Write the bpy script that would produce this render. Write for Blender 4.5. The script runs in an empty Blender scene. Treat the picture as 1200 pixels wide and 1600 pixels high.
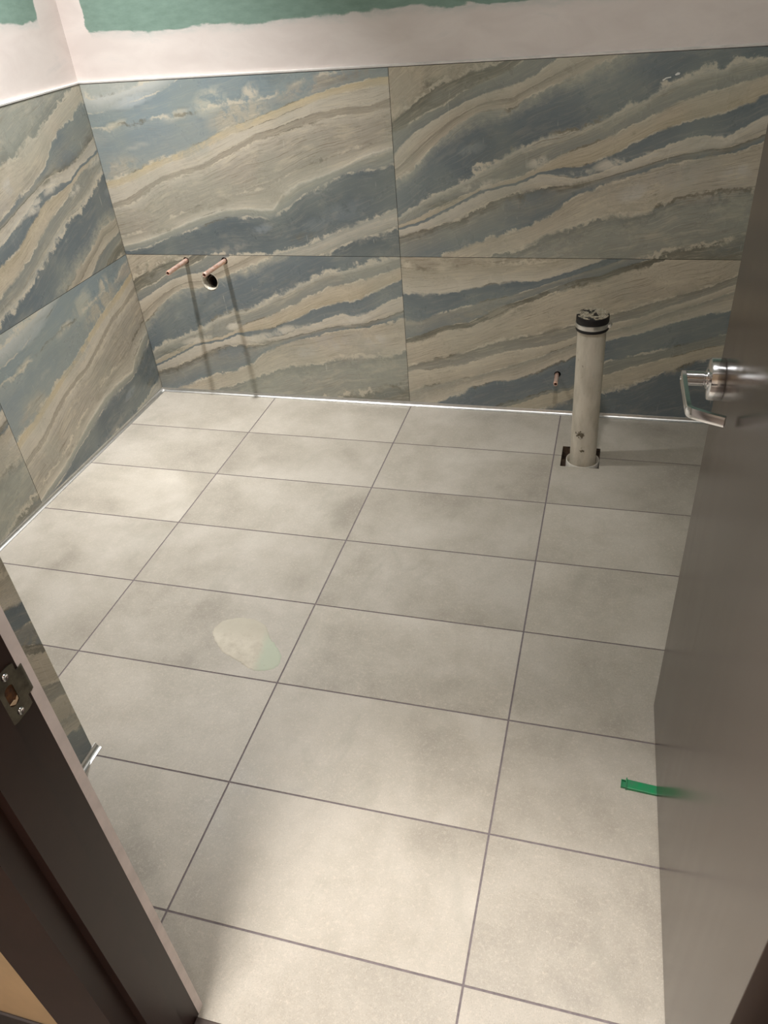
import bpy, bmesh, math, random
import numpy as np
from mathutils import Vector, Matrix
random.seed(7)
C = bpy.context.scene.collection
S = bpy.context.scene

# ------------------------------------------------------------ camera, light, exposure
cd = bpy.data.cameras.new('camera'); cam = bpy.data.objects.new('camera', cd); C.objects.link(cam)
RM = ((0.96250, 0.25988, -0.07783), (-0.25468, 0.76676, -0.58925), (-0.09346, 0.58697, 0.80420))   # rows: right, forward, up
M = Matrix(((RM[0][0], RM[2][0], -RM[1][0]), (RM[0][1], RM[2][1], -RM[1][1]), (RM[0][2], RM[2][2], -RM[1][2])))
right = Vector((0.962499, 0.259882, -0.077830)); fwd = Vector((-0.254680, 0.766764, -0.589247)); up = Vector((-0.093457, 0.586971, 0.804196))
M = Matrix((right, up, -fwd)).transposed().to_4x4(); M.translation = Vector((1.90755, -2.74496, 1.53567))
cam.matrix_world = M
cd.sensor_fit = 'VERTICAL'; cd.sensor_height = 36; cd.lens = 36 * 1202.63 / 1600; cd.clip_start = 0.02
S.camera = cam
S.view_settings.view_transform = 'Standard'; S.view_settings.look = 'None'
S.view_settings.gamma = 1; S.view_settings.use_curve_mapping = False
S.view_settings.exposure = 0.0

w = bpy.data.worlds.new('world'); S.world = w; w.use_nodes = True
w.node_tree.nodes['Background'].inputs[0].default_value = (1, .95, .9, 1)
w.node_tree.nodes['Background'].inputs[1].default_value = 0.02

def lamp(name, loc, size, power, color, spread=180):
    l = bpy.data.lights.new(name, 'AREA'); l.shape = 'DISK'; l.size = size; l.energy = power; l.color = color
    l.spread = math.radians(spread)
    o = bpy.data.objects.new(name, l); C.objects.link(o); o.location = loc
    return o
LAMPS = [('room_lamp', (0.30, -0.60, 2.585), .09, 17, (1, .985, .965), 80),
         ('room_lamp', (1.80, -1.50, 2.585), .12, 14, (1, .98, .955), 160),
         ('corridor_lamp', (1.325, -2.615, 2.585), .15, 70, (1, .95, .895), 160),
         ('corridor_lamp', (2.70, -3.70, 2.585), .20, 13, (1, .93, .85), 170)]  # last one: unseen lamp added to brighten tan wall, left jamb and white edge
for a in LAMPS: lamp(*a)

# ------------------------------------------------------------ helpers
def lin(c, a=1):
    f = lambda v: v / 12.92 if v <= .04045 else ((v + .055) / 1.055) ** 2.4
    return tuple(f(x / 255) for x in c) + (a,)

def obj(name, bm, mats, parent=None, smooth=False, angle=None):
    me = bpy.data.meshes.new(name); bm.to_mesh(me); bm.free()
    o = bpy.data.objects.new(name, me); C.objects.link(o)
    for m in (mats if isinstance(mats, (list, tuple)) else [mats]): me.materials.append(m)
    if smooth or angle:
        for p in me.polygons: p.use_smooth = True
        if angle: me.set_sharp_from_angle(angle=math.radians(angle))
    if parent: o.parent = parent
    return o
def struct(name, bm, mats, parent=None, **k):
    o = obj(name, bm, mats, parent, **k); o['kind'] = 'structure'; return o
def tag(o, label, cat, group=None):
    o['label'] = label; o['category'] = cat
    if group: o['group'] = group
    return o
def thing(name, label, cat, loc=(0, 0, 0), group=None):
    o = bpy.data.objects.new(name, None); C.objects.link(o); o.location = loc; o.empty_display_size = .05
    return tag(o, label, cat, group)

def box(bm, x0, x1, y0, y1, z0, z1, mat=0, bev=0):
    r = bmesh.ops.create_cube(bm, size=1)
    for v in r['verts']:
        v.co = Vector(((x0 + x1) / 2 + v.co.x * (x1 - x0), (y0 + y1) / 2 + v.co.y * (y1 - y0), (z0 + z1) / 2 + v.co.z * (z1 - z0)))
    fs = {f for v in r['verts'] for f in v.link_faces}
    for f in fs: f.material_index = mat
    if bev:
        es = {e for f in fs for e in f.edges}
        bmesh.ops.bevel(bm, geom=list(es), offset=bev, segments=2, affect='EDGES', profile=.5)
def tube(bm, pts, radii, n=24, cap0=True, cap1=True, mat=0):
    """rings of n points about a path; radii per point"""
    pts = [Vector(p) for p in pts]; rings = []
    ref = None
    for i, p in enumerate(pts):
        d = (pts[min(i + 1, len(pts) - 1)] - pts[max(i - 1, 0)])
        if d.length < 1e-9: d = pts[-1] - pts[0]
        d.normalize()
        if ref is None: ref = d.orthogonal().normalized()
        ref = (ref - d * ref.dot(d)).normalized(); b = d.cross(ref)
        rings.append([bm.verts.new(p + (ref * math.cos(2 * math.pi * k / n) + b * math.sin(2 * math.pi * k / n)) * radii[i]) for k in range(n)])
    for a, b2 in zip(rings, rings[1:]):
        for k in range(n):
            f = bm.faces.new((a[k], a[(k + 1) % n], b2[(k + 1) % n], b2[k])); f.material_index = mat
    if cap0: bm.faces.new(rings[0][::-1]).material_index = mat
    if cap1: bm.faces.new(rings[-1]).material_index = mat
    return rings
def lathe(bm, prof, O, A, n=48, mat=0, wob=0):
    """profile of (radius, height) turned about axis A through O; radius 0 closes"""
    A = Vector(A).normalized(); X = A.orthogonal().normalized(); Y = A.cross(X); O = Vector(O)
    rings = []
    for r, h in prof:
        if r < 1e-6: rings.append([bm.verts.new(O + A * h)])
        else: rings.append([bm.verts.new(O + A * h + (X * math.cos(2 * math.pi * k / n) + Y * math.sin(2 * math.pi * k / n)) * r) for k in range(n)])
    for a, b in zip(rings, rings[1:]):
        for k in range(n):
            k2 = (k + 1) % n
            vs = [a[k % len(a)], a[k2 % len(a)], b[k2 % len(b)], b[k % len(b)]]
            u = []
            for v in vs:
                if v not in u: u.append(v)
            if len(u) > 2: bm.faces.new(u).material_index = mat
    bmesh.ops.recalc_face_normals(bm, faces=bm.faces)

# ------------------------------------------------------------ materials
def newmat(name, rough=.5, metal=0, color=(128, 128, 128), spec=.5):
    m = bpy.data.materials.new(name); m.use_nodes = True
    b = m.node_tree.nodes['Principled BSDF']
    b.inputs['Roughness'].default_value = rough; b.inputs['Metallic'].default_value = metal
    b.inputs['Base Color'].default_value = lin(color); b.inputs['Specular IOR Level'].default_value = spec
    return m, m.node_tree, b
class G:
    """small node-graph writer"""
    def __init__(s, t): s.t = t; s.L = t.links
    def n(s, kind, **k):
        x = s.t.nodes.new(kind)
        for a, v in k.items(): setattr(x, a, v)
        return x
    def put(s, sock, v):
        if isinstance(v, bpy.types.NodeSocket): s.L.new(v, sock)
        else: sock.default_value = v
    def m(s, op, a, b=0.0, c=None, clamp=False):
        x = s.n('ShaderNodeMath', operation=op, use_clamp=clamp); s.put(x.inputs[0], a); s.put(x.inputs[1], b)
        if c is not None: s.put(x.inputs[2], c)
        return x.outputs[0]
    def obj(s): return s.n('ShaderNodeTexCoord').outputs['Object']
    def scale(s, v, k):
        x = s.n('ShaderNodeMapping'); s.L.new(v, x.inputs[0]); x.inputs['Scale'].default_value = k; return x.outputs[0]
    def noise(s, v, sc, det=3, rough=.5, dist=0):
        x = s.n('ShaderNodeTexNoise'); s.L.new(v, x.inputs['Vector']); x.inputs['Scale'].default_value = sc
        x.inputs['Detail'].default_value = det; x.inputs['Roughness'].default_value = rough; x.inputs['Distortion'].default_value = dist
        return x.outputs[0]
    def ramp(s, f, stops, interp='LINEAR'):
        x = s.n('ShaderNodeValToRGB'); s.L.new(f, x.inputs[0]); r = x.color_ramp; r.interpolation = interp
        while len(r.elements) < len(stops): r.elements.new(.5)
        for e, (p, c) in zip(r.elements, stops): e.position = p; e.color = c
        for e, (p, c) in zip(r.elements, stops): e.position = p; e.color = c
        return x.outputs[0]
    def rng(s, f, a, b, c=0., d=1.):
        x = s.n('ShaderNodeMapRange'); x.interpolation_type = 'SMOOTHSTEP'; s.L.new(f, x.inputs[0])
        for i, v in enumerate((a, b, c, d)): s.put(x.inputs[i + 1], v)
        return x.outputs[0]
    def mix(s, f, a, b, mode='MIX'):
        x = s.n('ShaderNodeMix', data_type='RGBA', blend_type=mode)
        s.put(x.inputs[0], f); s.put(x.inputs[6], a); s.put(x.inputs[7], b); return x.outputs[2]
    def sep(s, v):
        x = s.n('ShaderNodeSeparateXYZ'); s.L.new(v, x.inputs[0]); return x.outputs
    def comb(s, a, b, c=0.):
        x = s.n('ShaderNodeCombineXYZ')
        for i, v in enumerate((a, b, c)): s.put(x.inputs[i], v)
        return x.outputs[0]
    def bump(s, h, st, dist, b):
        x = s.n('ShaderNodeBump'); s.L.new(h, x.inputs['Height']); x.inputs['Strength'].default_value = st; x.inputs['Distance'].default_value = dist
        s.L.new(x.outputs[0], b.inputs['Normal'])

# prints of the large marble-look tiles: lines between the bands as (metres along, metres up) on the tile
PRINT_A = [
  [(-0.013,0.57),(0.043,0.564),(0.151,0.577),(0.271,0.603),(0.33,0.617),(0.468,0.653),(0.665,0.707),(1.172,0.805)],
  [(-0.019,0.52),(0.027,0.516),(0.135,0.529),(0.199,0.549),(0.295,0.571),(0.368,0.599),(0.462,0.628),(0.662,0.692),(1.17,0.769)],
  [(-0.006,0.474),(0.023,0.47),(0.069,0.467),(0.143,0.481),(0.296,0.496),(0.431,0.505),(0.488,0.516),(0.587,0.53),(0.672,0.535),(0.755,0.542),(0.811,0.571),(0.893,0.592),(1.041,0.618),(1.16,0.651)],
  [(-0.008,0.274),(0.058,0.288),(0.178,0.326),(0.292,0.357),(0.378,0.383),(0.464,0.416),(0.571,0.456),(0.661,0.479),(0.748,0.502),(0.886,0.542),(0.997,0.564),(1.151,0.585)],
  [(-0.002,0.253),(0.064,0.268),(0.184,0.306),(0.275,0.338),(0.374,0.365),(0.472,0.4),(0.566,0.432),(0.657,0.456),(0.744,0.477),(0.883,0.523),(0.995,0.547),(1.149,0.565)],
  [(0.004,0.197),(0.072,0.217),(0.17,0.261),(0.238,0.29),(0.326,0.313),(0.409,0.326),(0.484,0.358),(0.557,0.388),(0.651,0.427),(0.738,0.442),(0.825,0.47),(0.899,0.488),(0.989,0.498),(1.087,0.503),(1.15,0.521)],
  [(0.005,0.181),(0.078,0.196),(0.172,0.246),(0.247,0.278),(0.334,0.301),(0.418,0.314),(0.492,0.343),(0.565,0.374),(0.659,0.413),(0.746,0.428),(0.833,0.452),(0.906,0.471),(0.997,0.479),(1.085,0.484),(1.154,0.5)],
  [(0.0,0.068),(0.094,0.085),(0.174,0.106),(0.244,0.138),(0.35,0.178),(0.464,0.218),(0.569,0.234),(0.684,0.254),(0.755,0.291),(0.833,0.318),(0.909,0.339),(0.993,0.36),(1.076,0.384),(1.156,0.406)],
  [(-0.004,0.035),(0.084,0.052),(0.232,0.095),(0.34,0.137),(0.452,0.168),(0.558,0.177),(0.68,0.171),(0.722,0.225),(0.793,0.262),(0.903,0.293),(0.99,0.324),(1.074,0.358),(1.154,0.375)],
  [(-0.002,0.012),(0.102,0.03),(0.213,0.069),(0.305,0.095),(0.458,0.142),(0.575,0.152),(0.653,0.146),(0.736,0.176),(0.809,0.224),(0.9,0.265),(0.987,0.296),(1.089,0.304),(1.156,0.329)],
  [(-0.118,-0.134),(0.145,-0.043),(0.378,-0.001),(0.522,0.0),(0.662,0.001),(0.816,0.044),(0.943,0.096),(1.053,0.135),(1.155,0.178)],
  [(-0.138,-0.195),(0.12,-0.129),(0.629,-0.053),(0.844,0.003),(0.936,0.04),(1.048,0.076),(1.155,0.105)],
]
PRINT_B = [
  [(-0.004,0.443),(0.042,0.48),(0.11,0.524),(0.195,0.562),(0.257,0.581),(0.338,0.595),(0.378,0.615),(0.445,0.658),(1.128,0.968)],
  [(-0.004,0.418),(0.051,0.441),(0.118,0.472),(0.183,0.493),(0.236,0.528),(0.298,0.553),(0.359,0.572),(0.418,0.6),(0.493,0.647),(1.135,0.935)],
  [(-0.001,0.343),(0.024,0.373),(0.071,0.411),(0.16,0.457),(0.246,0.5),(0.318,0.525),(0.399,0.54),(0.477,0.567),(0.515,0.595),(0.589,0.626),(0.766,0.697),(1.158,0.833)],
  [(0.004,0.307),(0.056,0.347),(0.125,0.4),(0.203,0.45),(0.266,0.481),(0.329,0.502),(0.4,0.508),(0.459,0.537),(0.517,0.561),(0.61,0.604),(0.699,0.64),(0.768,0.673),(1.163,0.811)],
  [(0.003,0.27),(0.053,0.301),(0.146,0.379),(0.234,0.445),(0.298,0.475),(0.4,0.478),(0.46,0.515),(0.518,0.535),(0.63,0.581),(0.703,0.607),(0.772,0.641),(1.166,0.797)],
  [(0.002,0.141),(0.093,0.195),(0.186,0.236),(0.264,0.271),(0.34,0.305),(0.424,0.353),(0.505,0.38),(0.565,0.387),(0.662,0.426),(0.754,0.464),(0.834,0.504),(0.928,0.543),(1.047,0.566),(1.129,0.582),(1.207,0.61)],
  [(0.006,0.113),(0.091,0.146),(0.184,0.192),(0.297,0.235),(0.426,0.266),(0.498,0.297),(0.549,0.326),(0.647,0.359),(0.76,0.408),(0.841,0.447),(0.936,0.487),(1.022,0.509),(1.137,0.541),(1.215,0.57)],
  [(0.008,0.105),(0.09,0.127),(0.207,0.183),(0.297,0.23),(0.426,0.254),(0.499,0.285),(0.571,0.296),(0.651,0.304),(0.766,0.354),(0.856,0.398),(0.946,0.422),(1.034,0.441),(1.139,0.488),(1.224,0.529)],
  [(0.008,0.1),(0.09,0.122),(0.207,0.178),(0.297,0.224),(0.426,0.25),(0.499,0.281),(0.614,0.263),(0.704,0.279),(0.77,0.311),(0.836,0.329),(0.935,0.368),(0.989,0.38),(1.046,0.37),(1.095,0.395),(1.147,0.428),(1.239,0.463)],
  [(0.01,0.079),(0.124,0.107),(0.263,0.161),(0.33,0.193),(0.427,0.228),(0.532,0.242),(0.615,0.241),(0.715,0.269),(0.811,0.296),(0.904,0.323),(0.995,0.339),(1.068,0.346),(1.144,0.371),(1.25,0.412)],
  [(-0.007,-0.081),(0.095,-0.02),(0.179,0.016),(0.261,0.045),(0.408,0.09),(0.484,0.117),(0.547,0.149),(0.578,0.18),(0.617,0.21),(0.716,0.249),(0.813,0.277),(0.906,0.304),(0.998,0.321),(1.071,0.328),(1.148,0.353),(1.254,0.394)],
  [(-0.005,-0.143),(0.116,-0.091),(0.296,-0.006),(0.364,0.018),(0.443,0.041),(0.54,0.085),(0.624,0.112),(0.726,0.148),(0.847,0.158),(0.922,0.187),(1.015,0.211),(1.146,0.219),(1.287,0.241)],
  [(-0.011,-0.245),(0.412,-0.11),(0.679,-0.053),(0.804,-0.012),(0.895,0.011),(0.962,0.038),(1.041,0.049),(1.144,0.076),(1.315,0.116)],
]
PRINT_C = [
  [(-0.001,0.561),(0.097,0.556),(0.209,0.569),(0.34,0.576),(0.447,0.588),(0.55,0.6),(0.631,0.622),(0.727,0.663),(1.121,0.778)],
  [(0.0,0.475),(0.047,0.468),(0.128,0.472),(0.207,0.485),(0.252,0.492),(0.341,0.516),(0.427,0.523),(0.501,0.526),(0.553,0.541),(0.634,0.569),(0.732,0.607),(0.827,0.643),(1.131,0.722)],
  [(-0.0,0.374),(0.064,0.361),(0.148,0.396),(0.229,0.422),(0.319,0.453),(0.396,0.466),(0.471,0.49),(0.554,0.525),(0.635,0.553),(0.734,0.586),(0.828,0.628),(1.134,0.708)],
  [(0.006,0.285),(0.086,0.313),(0.146,0.34),(0.204,0.354),(0.25,0.36),(0.319,0.395),(0.396,0.438),(0.472,0.462),(0.535,0.492),(0.637,0.532),(0.717,0.549),(0.794,0.582),(0.879,0.608),(1.016,0.65),(1.138,0.684)],
  [(0.006,0.269),(0.085,0.297),(0.145,0.324),(0.204,0.339),(0.262,0.348),(0.33,0.382),(0.407,0.423),(0.483,0.45),(0.546,0.483),(0.638,0.519),(0.728,0.537),(0.805,0.569),(0.89,0.596),(1.018,0.637),(1.141,0.67)],
  [(0.003,0.165),(0.08,0.189),(0.201,0.227),(0.353,0.283),(0.487,0.318),(0.648,0.365),(0.77,0.409),(0.869,0.442),(0.992,0.489),(1.084,0.516),(1.148,0.551)],
  [(0.007,0.149),(0.116,0.165),(0.236,0.196),(0.377,0.241),(0.523,0.271),(0.641,0.314),(0.774,0.375),(0.874,0.401),(0.949,0.441),(1.042,0.473),(1.149,0.52)],
  [(0.004,0.058),(0.088,0.09),(0.199,0.123),(0.295,0.148),(0.4,0.185),(0.48,0.218),(0.567,0.259),(0.642,0.291),(0.775,0.354),(0.876,0.384),(0.951,0.423),(1.045,0.455),(1.152,0.503)],
  [(-0.001,-0.054),(0.11,0.017),(0.185,0.049),(0.259,0.093),(0.343,0.118),(0.436,0.13),(0.515,0.172),(0.57,0.206),(0.646,0.24),(0.758,0.311),(0.86,0.338),(0.957,0.381),(1.052,0.411),(1.154,0.436)],
  [(-0.008,-0.178),(0.194,-0.09),(0.319,-0.032),(0.367,0.006),(0.462,0.046),(0.553,0.084),(0.643,0.109),(0.766,0.222),(0.828,0.243),(0.9,0.258),(0.989,0.291),(1.066,0.317),(1.141,0.34)],
  [(-0.009,-0.193),(0.194,-0.104),(0.319,-0.038),(0.367,-0.002),(0.462,0.039),(0.553,0.081),(0.643,0.103),(0.771,0.173),(0.874,0.209),(0.974,0.249),(1.071,0.283),(1.142,0.303)],
  [(-0.015,-0.301),(0.192,-0.207),(0.368,-0.063),(0.487,0.001),(0.579,0.027),(0.657,0.065),(0.776,0.117),(0.881,0.148),(0.981,0.196),(1.077,0.243),(1.135,0.257)],
]

# one entry per band, top to bottom: colours spread over the band (first = just under the upper line)
BAND_A = [[(158,166,158)], [(186,190,184),(150,160,160)], [(122,140,148),(128,146,152)], [(140,152,152),(130,144,148),(138,148,146)], [(208,182,130),(204,182,142)],
          [(200,186,162)], [(150,136,116),(160,146,124)], [(196,182,158),(166,154,134),(158,146,126)], [(160,148,128),(170,158,136),(198,186,162)],
          [(214,205,184),(146,146,130),(126,131,124)], [(90,102,108),(84,96,102),(96,108,112)], [(150,150,138),(178,172,154),(150,148,134)], [(84,96,102)]]
BAND_B = [[(186,168,138),(176,158,130)], [(88,84,68),(110,108,92)], [(128,130,118),(116,122,120)], [(200,186,160),(178,162,136)], [(138,126,106),(184,168,142)],
          [(150,150,136),(100,113,120),(94,107,114)], [(186,180,160),(140,138,124),(124,128,120)], [(184,168,140),(192,172,140),(180,160,124)], [(98,110,116),(108,120,124)],
          [(202,190,168),(180,168,148)], [(88,82,68),(126,126,116),(104,117,122)], [(178,162,136),(190,176,150)], [(112,116,106),(142,142,128),(136,136,122)], [(102,100,84),(168,154,130)]]
BAND_C = [[(172,156,126),(160,144,118)], [(168,154,126),(200,188,164)], [(90,104,112),(98,112,118)], [(132,130,118),(112,120,120)], [(84,80,64),(98,94,78)],
          [(190,174,146),(176,160,132)], [(122,118,102),(140,136,122)], [(198,184,156),(172,158,132)], [(142,140,124),(158,148,128),(196,182,156)],
          [(100,114,120),(96,108,116),(104,116,120)], [(124,126,114)], [(186,172,142),(176,162,134)], [(96,108,114),(92,104,112)]]
# soft patches: (along, up, half-width, half-height, colour, strength)
BLOB_A = [(.60, .49, .13, .05, (176, 166, 142), .9), (.50, .535, .07, .05, (176, 178, 160), .9), (.88, .57, .16, .03, (168, 156, 140), .9), (1.02, .6, .12, .03, (150, 140, 122), .7),
          (.17, .42, .2, .05, (118, 136, 144), .6), (.08, .33, .09, .045, (168, 160, 140), .8), (.38, .39, .14, .04, (132, 146, 150), .5), (.75, .605, .09, .03, (112, 130, 138), .9),
          (.84, .12, .06, .03, (118, 128, 130), .5), (.45, .02, .12, .02, (140, 138, 126), .6), (.95, .16, .1, .04, (112, 124, 130), .5)]
BLOB_B = [(.35, .62, .09, .03, (92, 98, 92), .7), (.92, .27, .13, .04, (172, 160, 144), .9), (1.05, .23, .12, .05, (166, 154, 136), .8), (.75, .23, .12, .035, (164, 152, 132), .9),
          (.90, .20, .22, .02, (174, 160, 134), .8), (1.12, .04, .08, .03, (112, 120, 116), .6), (.2, .53, .08, .03, (128, 126, 112), .7)]
BLOB_B += [(.49, .315, .04, .018, (206, 196, 174), 1), (.60, .27, .07, .018, (202, 192, 172), 1), (.72, .305, .06, .022, (200, 190, 170), 1), (.83, .325, .06, .015, (198, 188, 168), .9),
           (1.02, .36, .07, .022, (206, 196, 176), 1), (.30, .245, .08, .018, (204, 194, 172), .9), (.18, .19, .08, .012, (96, 94, 76), .8), (.62, .245, .08, .012, (104, 100, 84), .9),
           (.80, .215, .05, .03, (196, 188, 174), .9), (1.1, .27, .05, .03, (200, 192, 178), .9), (.95, .245, .05, .02, (192, 184, 168), .8), (1.0, .325, .12, .012, (112, 106, 88), .8),
           (.46, .20, .09, .03, (104, 117, 124), .7), (.14, .56, .05, .02, (92, 90, 74), .8), (.27, .36, .05, .02, (140, 150, 150), .5)]
BLOB_A += [(.36, .50, .06, .02, (196, 190, 170), .9), (.66, .56, .035, .03, (204, 192, 166), 1), (.20, .55, .1, .02, (176, 186, 190), .7), (.10, .475, .06, .012, (198, 188, 160), .9),
           (.17, .40, .07, .008, (190, 184, 166), .8), (.42, .185, .14, .012, (132, 120, 100), .6), (.20, .095, .06, .008, (104, 94, 76), .9), (.72, .22, .05, .02, (150, 138, 116), .6),
           (.86, .23, .08, .006, (150, 156, 152), .6), (.62, .10, .05, .02, (120, 132, 140), .8), (.78, .07, .05, .018, (98, 96, 84), .7), (.98, .585, .1, .008, (110, 104, 90), .9)]
BLOB_C = [(.35, .40, .17, .03, (140, 130, 108), .8), (.58, .5, .14, .02, (130, 132, 120), .7), (.9, .5, .2, .03, (168, 152, 128), .6)]
PRINTS = {'A': (PRINT_A, BAND_A, BLOB_A), 'B': (PRINT_B, BAND_B, BLOB_B), 'C': (PRINT_C, BAND_C, BLOB_C)}

def sfield(key, u, v):
    """band number (float, 0 at the top) of points u,v of a print; also patch colour"""
    polys = PRINTS[key][0]; u = np.asarray(u, float); v = np.asarray(v, float)
    vs = []
    for pl in polys:
        x = np.array([p[0] for p in pl]); y = np.array([p[1] for p in pl])
        o = np.argsort(x); x = x[o]; y = y[o]
        k = np.interp(u, x, y)
        s0 = .3; k = np.where(u < x[0], y[0] + (u - x[0]) * s0, k); k = np.where(u > x[-1], y[-1] + (u - x[-1]) * s0, k)
        if vs: k = np.minimum(k, vs[-1] - .0012)
        vs.append(k)
    vs = [vs[0] + .25] + vs + [vs[-1] - .25]
    s = np.zeros_like(u)
    for i in range(len(vs) - 1):
        inb = (v <= vs[i]) & (v > vs[i + 1]); s = np.where(inb, i + (vs[i] - v) / (vs[i] - vs[i + 1]), s)
    s = np.where(v <= vs[-1], len(vs) - 1.001, s)
    col = np.zeros(u.shape + (4,))
    for bu, bv, ru, rv, c, st in PRINTS[key][2]:
        r = ((u - bu) / ru) ** 2 + ((v - bv - .22 * (u - bu)) / rv) ** 2
        a = np.clip(1.25 - r, 0, 1) * st
        c = np.array(lin(tone(c))[:3]); al = col[..., 3]; na = np.maximum(al, a)
        t = (a / (a + al + 1e-6))[..., None]; col[..., :3] = col[..., :3] * (1 - t) + c * t; col[..., 3] = na
    return s / (len(vs) - 1), col

def tone(c, gam=.80, sat=.72):
    if c[2] > c[0]: gam, sat = .86, .78
    r = [255 * (x / 255) ** gam for x in c]; g = sum(r) / 3
    return tuple(g + (x - g) * sat for x in r)
def marble(key):
    m, t, b = newmat('marble_print_' + key.lower(), .3); g = G(t)
    bands = PRINTS[key][1]; N = len(bands); stops = []
    for i, cs in enumerate(bands):
        if i == 0: ps, cs = [.9], cs[-1:]
        elif len(cs) == 1: ps = [.10, .90]; cs = cs * 2
        elif len(cs) == 2: ps = [.06, .92]
        else: ps = [.04, .3, .93] if len(cs) == 3 else [.04, .2, .5, .94]
        for p, c in zip(ps, cs): stops.append(((i + p) / N, lin(tone(c))))
    assert len(stops) <= 32, len(stops)
    uv = g.n('ShaderNodeUVMap', uv_map='flow').outputs[0]; x, y, _ = g.sep(uv)[:3]
    o = g.obj(); 
    fl = g.comb(g.m('MULTIPLY', y, 2.2), g.m('MULTIPLY', x, N * 1.0), 0.)
    flw = g.n('ShaderNodeVectorMath', operation='ADD'); g.L.new(fl, flw.inputs[0])
    wn = g.n('ShaderNodeTexNoise'); g.L.new(o, wn.inputs['Vector']); wn.inputs['Scale'].default_value = 7; wn.inputs['Detail'].default_value = 4
    ws = g.n('ShaderNodeVectorMath', operation='SCALE'); g.L.new(wn.outputs['Color'], ws.inputs[0]); ws.inputs['Scale'].default_value = .22
    g.L.new(ws.outputs[0], flw.inputs[1]); fl = flw.outputs[0]
    n1 = g.noise(o, 5.5, 7, .62, .3); n2 = g.noise(o, 38, 6, .7); cl = g.noise(o, 11, 8, .7, .8)
    n3 = g.noise(o, 17, 6, .7, .4)
    d = g.m('ADD', g.m('MULTIPLY', g.m('SUBTRACT', n1, .5), .45), g.m('MULTIPLY', g.m('SUBTRACT', n2, .5), .32)); d = g.m('ADD', d, g.m('MULTIPLY', g.m('SUBTRACT', n3, .5), .38))
    if key == 'B': d = g.m('MULTIPLY', d, 1.2)
    sx = g.m('ADD', x, g.m('MULTIPLY', d, 1.0 / N))
    base = g.ramp(sx, stops)
    at = g.n('ShaderNodeVertexColor', layer_name='patch')
    pa = g.m('MULTIPLY', at.outputs['Alpha'], g.rng(g.m('ADD', g.m('MULTIPLY', cl, .6), g.m('MULTIPLY', n3, .4)), .42, .52), clamp=True)
    base = g.mix(pa, base, at.outputs['Color'])
    cr = g.n('ShaderNodeSeparateColor'); g.L.new(base, cr.inputs[0])
    warm = g.rng(g.m('SUBTRACT', cr.outputs[0], cr.outputs[2]), -.01, .09, .22, 1.)
    # thin laminations following the bands
    st = g.noise(fl, 5.0, 8, .68, .1)
    st2 = g.noise(g.scale(fl, (1, 3.2, 1)), 6.0, 6, .7)
    st3 = g.noise(g.scale(fl, (.7, 9, 1)), 6.0, 4, .6, .2)
    base = g.mix(g.m('MULTIPLY', g.rng(st, .48, .68, 0, .55), warm), base, lin((214, 203, 180)))
    base = g.mix(g.m('MULTIPLY', g.rng(st2, .52, .72, 0, .55), warm), base, lin((146, 136, 118)))
    base = g.mix(g.m('MULTIPLY', g.rng(st3, .56, .68, 0, .75), g.m('MULTIPLY', warm, g.rng(n1, .42, .54))), base, lin((122, 110, 90)))
    base = g.mix(g.m('MULTIPLY', g.rng(st3, .45, .34, 0, .6), warm), base, lin((212, 202, 182)))
    # gritty dark grains strung along the bands
    gt = g.noise(g.scale(fl, (4, 5, 1)), 9.0, 6, .8); gm = g.noise(o, 6.5, 4, .6)
    base = g.mix(g.m('MULTIPLY', g.m('MULTIPLY', g.rng(gt, .52, .66, 0, .7), warm), g.rng(gm, .47, .58)), base, lin((124, 114, 94)))
    # hairlines along the band edges, pale here and dark there
    fr = g.m('ABSOLUTE', g.m('SUBTRACT', g.m('FRACT', g.m('ADD', g.m('MULTIPLY', sx, N), .5)), .5))
    hl = g.m('MULTIPLY', g.rng(fr, .075, .02), g.rng(n3, .40, .52, 0, .65)); sel = g.noise(o, 4.3, 2, .5)
    base = g.mix(g.m('MULTIPLY', hl, g.rng(sel, .45, .5)), base, lin((222, 212, 192)))
    base = g.mix(g.m('MULTIPLY', hl, g.rng(sel, .44, .38)), base, lin((104, 98, 82)))
    # broad drift between bluish and sage
    base = g.mix(g.rng(g.noise(o, 3.1, 3, .5), .45, .65, 0, .3), base, lin((160, 164, 152)))
    # cloudy mineral bloom and dark crumbs
    base = g.mix(g.rng(cl, .62, .76, 0, .38), base, lin((200, 197, 184)))
    base = g.mix(g.m('MULTIPLY', g.rng(n2, .60, .72, 0, .5), g.rng(n1, .5, .64)), base, lin((104, 102, 90)))
    sp = g.noise(o, 260, 2, .5)
    base = g.mix(g.rng(sp, .68, .76, 0, .4), base, lin((206, 208, 204)))
    # fine scratches down the face
    scv = g.scale(o, (60, 60, 7)); sc = g.noise(scv, 1.6, 2, .4, .6)
    base = g.mix(g.m('MULTIPLY', g.rng(sc, .70, .76), g.rng(n1, .5, .58, 0, .4)), base, lin((205, 202, 190)))
    g.L.new(base, b.inputs['Base Color'])
    g.L.new(g.rng(n1, .3, .7, .24, .36), b.inputs['Roughness'])
    return m
MARBLE = {k: marble(k) for k in 'ABC'}

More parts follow.
